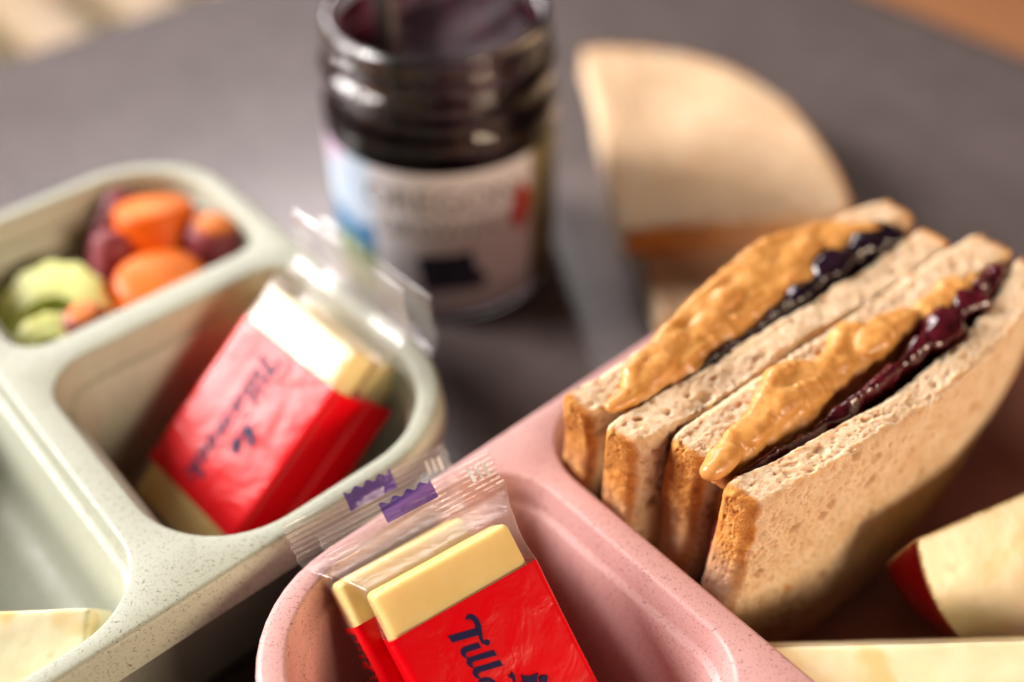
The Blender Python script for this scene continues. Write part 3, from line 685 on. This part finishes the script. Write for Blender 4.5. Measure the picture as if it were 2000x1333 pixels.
V, F = grid_poly([(-.95, .55), (-.5, .7), (.75, .75), (.85, .1), (1.3, -.45), (.95, -.8), (-.8, -.85)]); wrap(V, F, "label_emblem", M_lab_navy, 4, 2.0, lab)
V, F = grid_poly([(0, 1.05), (.45, .35), (.3, -.5), (0, -.9), (-.45, -.3), (-.3, .4)]); wrap(V, F, "label_badge", M_lab_red, 43, 3.75, lab)
# knife standing in the jar
kn = [(-.12, .0), (.12, 0), (.16, 4), (.2, 9), (.24, 13), (.2, 15), (0, 15.4)]
V, F = loft([np.stack([w_ * .5 * np.cos(a[::8]) * 2.2, w_ * .5 * np.sin(a[::8]), np.full(12, z_)], 1) for w_, z_ in [(.35, 0), (.34, 3), (.30, 6), (.32, 9), (.4, 12), (.42, 14), (.25, 14.8)]], True, True)
Rk = np.array(Matrix.Rotation(R(-9), 3, 'X') @ Matrix.Rotation(R(-3), 3, 'Y'))
tag(mesh("knife", V @ Rk.T + (JX - 1.15, JY - .9, 2.6), F, M_steel, None, True), "dark steel knife handle standing upright in the jam jar", "knife")

# ------------------------------------------------------------------ carrots and celery
def capsule(c0, c1, r0, r1, seed, mat, colf, name, label, cat, group, flatten=.35, n=40):
    c0, c1 = np.asarray(c0, float), np.asarray(c1, float); ax = c1 - c0; L = np.linalg.norm(ax); ax /= L
    x = np.cross(ax, (.3, .5, .8)); x /= np.linalg.norm(x); y = np.cross(ax, x); th = np.linspace(0, 2 * np.pi, n, endpoint=False); rings = []; ts = []
    prof = [(-flatten * math.cos(q) * r0, r0 * math.sin(q)) for q in np.linspace(.02, math.pi / 2, 9)]
    prof += [(L * k / 10, r0 + (r1 - r0) * k / 10) for k in range(1, 10)]
    prof += [(L + flatten * math.sin(q) * r1, r1 * math.cos(q)) for q in np.linspace(0, math.pi / 2 - .02, 9)]
    for d, r in prof:
        rings.append(c0 + ax * d + r * (np.cos(th)[:, None] * x + np.sin(th)[:, None] * y)); ts.append((d / L, r))
    V, F = loft(rings, True, True); V = V + .07 * r0 * np.stack([fbm(V * .8, 3, seed), fbm(V * .8, 3, seed + 3), fbm(V * .8, 3, seed + 6)], 1)
    t = np.repeat([q[0] for q in ts], n); rr_ = np.repeat([q[1] for q in ts], n)
    o = mesh(name, V, F, mat, None, True, {'ink': colf(t, rr_ / max(r0, r1), V)})
    return tag(o, label, cat, group)
def orange(t, r, V): return np.tile([.80, .14, .003], (len(t), 1)) * (1 + .12 * vn(V * 3, 2))[:, None] + np.where((t > 1.0)[:, None] & (r < .9)[:, None], (.05, .06, .01), 0)
def purple(rc):
    def f(t, r, V):
        k = sst(rc, rc - .25, r) * (t > .9) if False else (1 - sst(rc - .2, rc + .05, r)) * (t > .9)
        return np.array([.23, .036, .05]) * (1 - k)[:, None] + np.array([.75, .22, .04]) * k[:, None]
    return f
g = "carrot pieces in the green lunch box"
capsule(W(8.4, -24.9, 2.6), W(8.85, -25.45, 4.75), 1.05, 1.12, 1, M_carrot, orange, "carrot_piece", "orange carrot piece at the back of the carrot compartment", "carrot", g, .26)
capsule(W(7.55, -23.45, 1.2), W(7.7, -23.05, 4.25), 1.12, 1.22, 2, M_carrot, orange, "carrot_piece", "largest orange carrot piece, nearest the cheese divider", "carrot", g, .26)
capsule(W(7.2, -26.3, 3.0), W(8.6, -27.0, 4.2), .75, .7, 3, M_carrot, purple(.1), "carrot_piece", "dark purple carrot lying behind the orange pieces, left of the rear one", "carrot", g, .7)
capsule(W(6.2, -24.3, 2.2), W(7.5, -25.4, 4.3), .62, .62, 4, M_carrot, purple(.5), "carrot_piece", "purple carrot squeezed between celery and the largest orange piece", "carrot", g, .6)
capsule(W(9.2, -23.9, 2.2), W(9.75, -23.8, 4.4), .85, .8, 5, M_carrot, purple(.75), "carrot_piece", "fat purple carrot with orange cut tip in the corner of the green box", "carrot", g, .6)
capsule(W(5.35, -23.0, 2.4), W(5.45, -22.95, 4.35), .58, .55, 6, M_carrot, purple(.8), "carrot_piece", "small purple carrot stub with orange tip beside the celery", "carrot", g, .5)
def celery(c, ax, up, r, th_, L, span, seed, label):
    ax = np.asarray(ax, float); ax /= np.linalg.norm(ax); up = np.asarray(up, float); up -= ax * (up @ ax); up /= np.linalg.norm(up); sd = np.cross(ax, up)
    q = np.linspace(-span / 2, span / 2, 40); o_ = [(r * math.sin(t), r * math.cos(t)) for t in q]; i_ = [((r - th_ * (.75 + .25 * math.cos(t))) * math.sin(t), (r - th_ * (.75 + .25 * math.cos(t))) * math.cos(t)) for t in q[::-1]]
    pr = np.array(o_ + i_); pr[:40] *= (1 + .03 * np.sin(q * 12))[:, None]
    rings = []
    for d, k in ((0, .93), (.06, 1), (L * .5, 1), (L - .06, 1), (L, .93)):
        cen = pr.mean(0); p = cen + (pr - cen) * k; rings.append(np.asarray(c) + ax * (d - L) + p[:, :1] * sd + p[:, 1:] * up)
    V, F = loft(rings, True, True); V = V + .04 * np.stack([fbm(V * .9, 3, seed), fbm(V * .9, 3, seed + 2), fbm(V * .9, 3, seed + 4)], 1)
    n = len(pr); k = np.tile(np.r_[np.ones(40), np.zeros(40)], len(rings)); e = np.repeat([1, 1, 0, 1, 1], n)
    ink = np.where((e > 0)[:, None], (.76, .84, .32), (.58, .74, .14)) + (.06 * k)[:, None] * (1, .9, .6)
    return tag(mesh("celery_piece", V, F, M_celery, None, True, {'ink': ink}, sharp=50), label, "celery", "celery pieces in the green lunch box")
celery(W(5.0, -24.7, 3.45), A * -.35 + B * .3 + Zv * .8, A * .6 - B * .7 + Zv * .5, 1.62, 1.05, 3., 4.0, 1, "big pale green celery arch nearest the far wall of the green box")
celery(W(4.35, -23.0, 4.0), A * -.2 + B * .3 + Zv * .9, A * .5 - B * .8 + Zv * .3, .95, .72, 2.8, 4.2, 2, "smaller celery arch in front of the big one at the green box edge")
celery(W(4.9, -22.55, 3.7), A * .3 + B * .3 + Zv * .9, B * .5 + A * .5, .7, .45, 2.6, 3.0, 3, "short celery stick lying against the divider beside the carrot stub")

# ------------------------------------------------------------------ apple pieces
def apple(c, rad, cuts, label, group, seed, vs=.07, M=None, skin=(.30, .008, .012)):
    """sphere cut by planes (point, outward normal) in world space"""
    bm = bmesh.new(); bmesh.ops.create_uvsphere(bm, u_segments=64, v_segments=40, radius=rad)
    for v in bm.verts: v.co += Vector(c)
    for p, nn in cuts:
        r = bmesh.ops.bisect_plane(bm, geom=bm.verts[:] + bm.edges[:] + bm.faces[:], plane_co=Vector(p), plane_no=Vector(nn), clear_outer=True)
        ed = [e for e in r['geom_cut'] if isinstance(e, bmesh.types.BMEdge)]
        bmesh.ops.contextual_create(bm, geom=ed)
    bmesh.ops.triangulate(bm, faces=bm.faces[:]); bmesh.ops.recalc_face_normals(bm, faces=bm.faces[:]); bm.verts.index_update()
    V = np.array([v.co[:] for v in bm.verts]); F = [[v.index for v in f.verts] for f in bm.faces]; bm.free()
    P, N, Fq = voxel(V, F, vs, 4)
    q = P + seed * 9; d = np.linalg.norm(P - c, axis=1); sk_ = sst(rad - .20, rad - .13, d)
    dm = np.min([np.abs((P - np.asarray(p)) @ (np.asarray(nn) / np.linalg.norm(nn))) for p, nn in cuts], axis=0)
    sk_ = sk_ * sst(.02, .06, dm)
    fl = np.array([.95, .89, .62]) + np.array([.04, .06, .08]) * fbm(q * 1.5, 4, 3)[:, None]
    yel = sst(.15, .45, fbm(q * 1.0, 3, 5)); fl = fl * (1 - .55 * yel[:, None]) + np.array([.80, .55, .13]) * .55 * yel[:, None]
    sp = sst(.72, .9, vn(q * 2.3, 8)); fl = fl * (1 - .4 * sp[:, None]) + np.array([.6, .38, .1]) * .4 * sp[:, None]
    skc = np.array(skin) + np.clip(fbm(q * .8, 4, 7), 0, 1)[:, None] * np.array([.35, .16, .03])
    P = P + N * (.016 * fbm(q * 1.4, 4, 4))[:, None]
    return tag(mesh("apple_slice", P, Fq, M_apple, None, True, {'ink': fl * (1 - sk_[:, None]) + skc * sk_[:, None]}), label, "apple slice", group)
g = "cut apple pieces in the lunch boxes"
# big wedge at the right edge of the photo
p0 = W(15.4, -4.45, 4.75); rd = W(18.55, -3.45, 4.8) - p0; rd /= np.linalg.norm(rd)
nf = np.array([.15, -.62, .55]); nf -= rd * (nf @ rd); nf /= np.linalg.norm(nf)
nu = np.array([-.3, .9, .30]); nu -= rd * (nu @ rd); nu /= np.linalg.norm(nu)
cen = p0 + rd * 3.35 - .75 * (nf + nu)
apple(cen, 3.6, [(p0, nf), (p0, nu), (W(16, -3, .37), -Zv)], "apple wedge with red skin leaning beside the sandwiches at the right edge", g, 1)
# long slab in front
q0 = W(11.15, -5.0, 4.35); q1 = W(14.95, -1.75, 4.45); e = q1 - q0; Ln = np.linalg.norm(e); e /= Ln
nf = np.array([-.05, -.55, .80]); nf -= e * (nf @ e); nf /= np.linalg.norm(nf)
nb = np.cross(nf, e); nb = nb if nb[1] > 0 else -nb
cen = q0 + e * 3.42 - nb * 1.2 - nf * .9
apple(cen, 3.75, [(q0, nf), (q0, nb), (q0 - nf * 1.7, -nf), (W(16, -3, .37), -Zv)], "long apple slice with a red skin tip lying across the bottom right corner", g, 2)
# slab in the green box
q0 = W(.1, -15.9, 4.3); q1 = W(2.2, -14.2, 4.3); e = q1 - q0; e /= np.linalg.norm(e)
nf = np.array([.0, -.5, .85]); nf -= e * (nf @ e); nf /= np.linalg.norm(nf); nb = np.cross(nf, e); nb = nb if nb[1] > 0 else -nb
cen = q0 - e * 1.4 - nb * 1.4 - nf * .7
apple(cen, 3.7, [(q0, nf), (q0, nb), (q0 - nf * 1.6, -nf), (W(1.9, -15, 3) , e), (W(-1.95, -15, 3), -A), (W(16, -3, .37), -Zv)], "pale apple slice in the green lunch box at the left edge", g, 3)
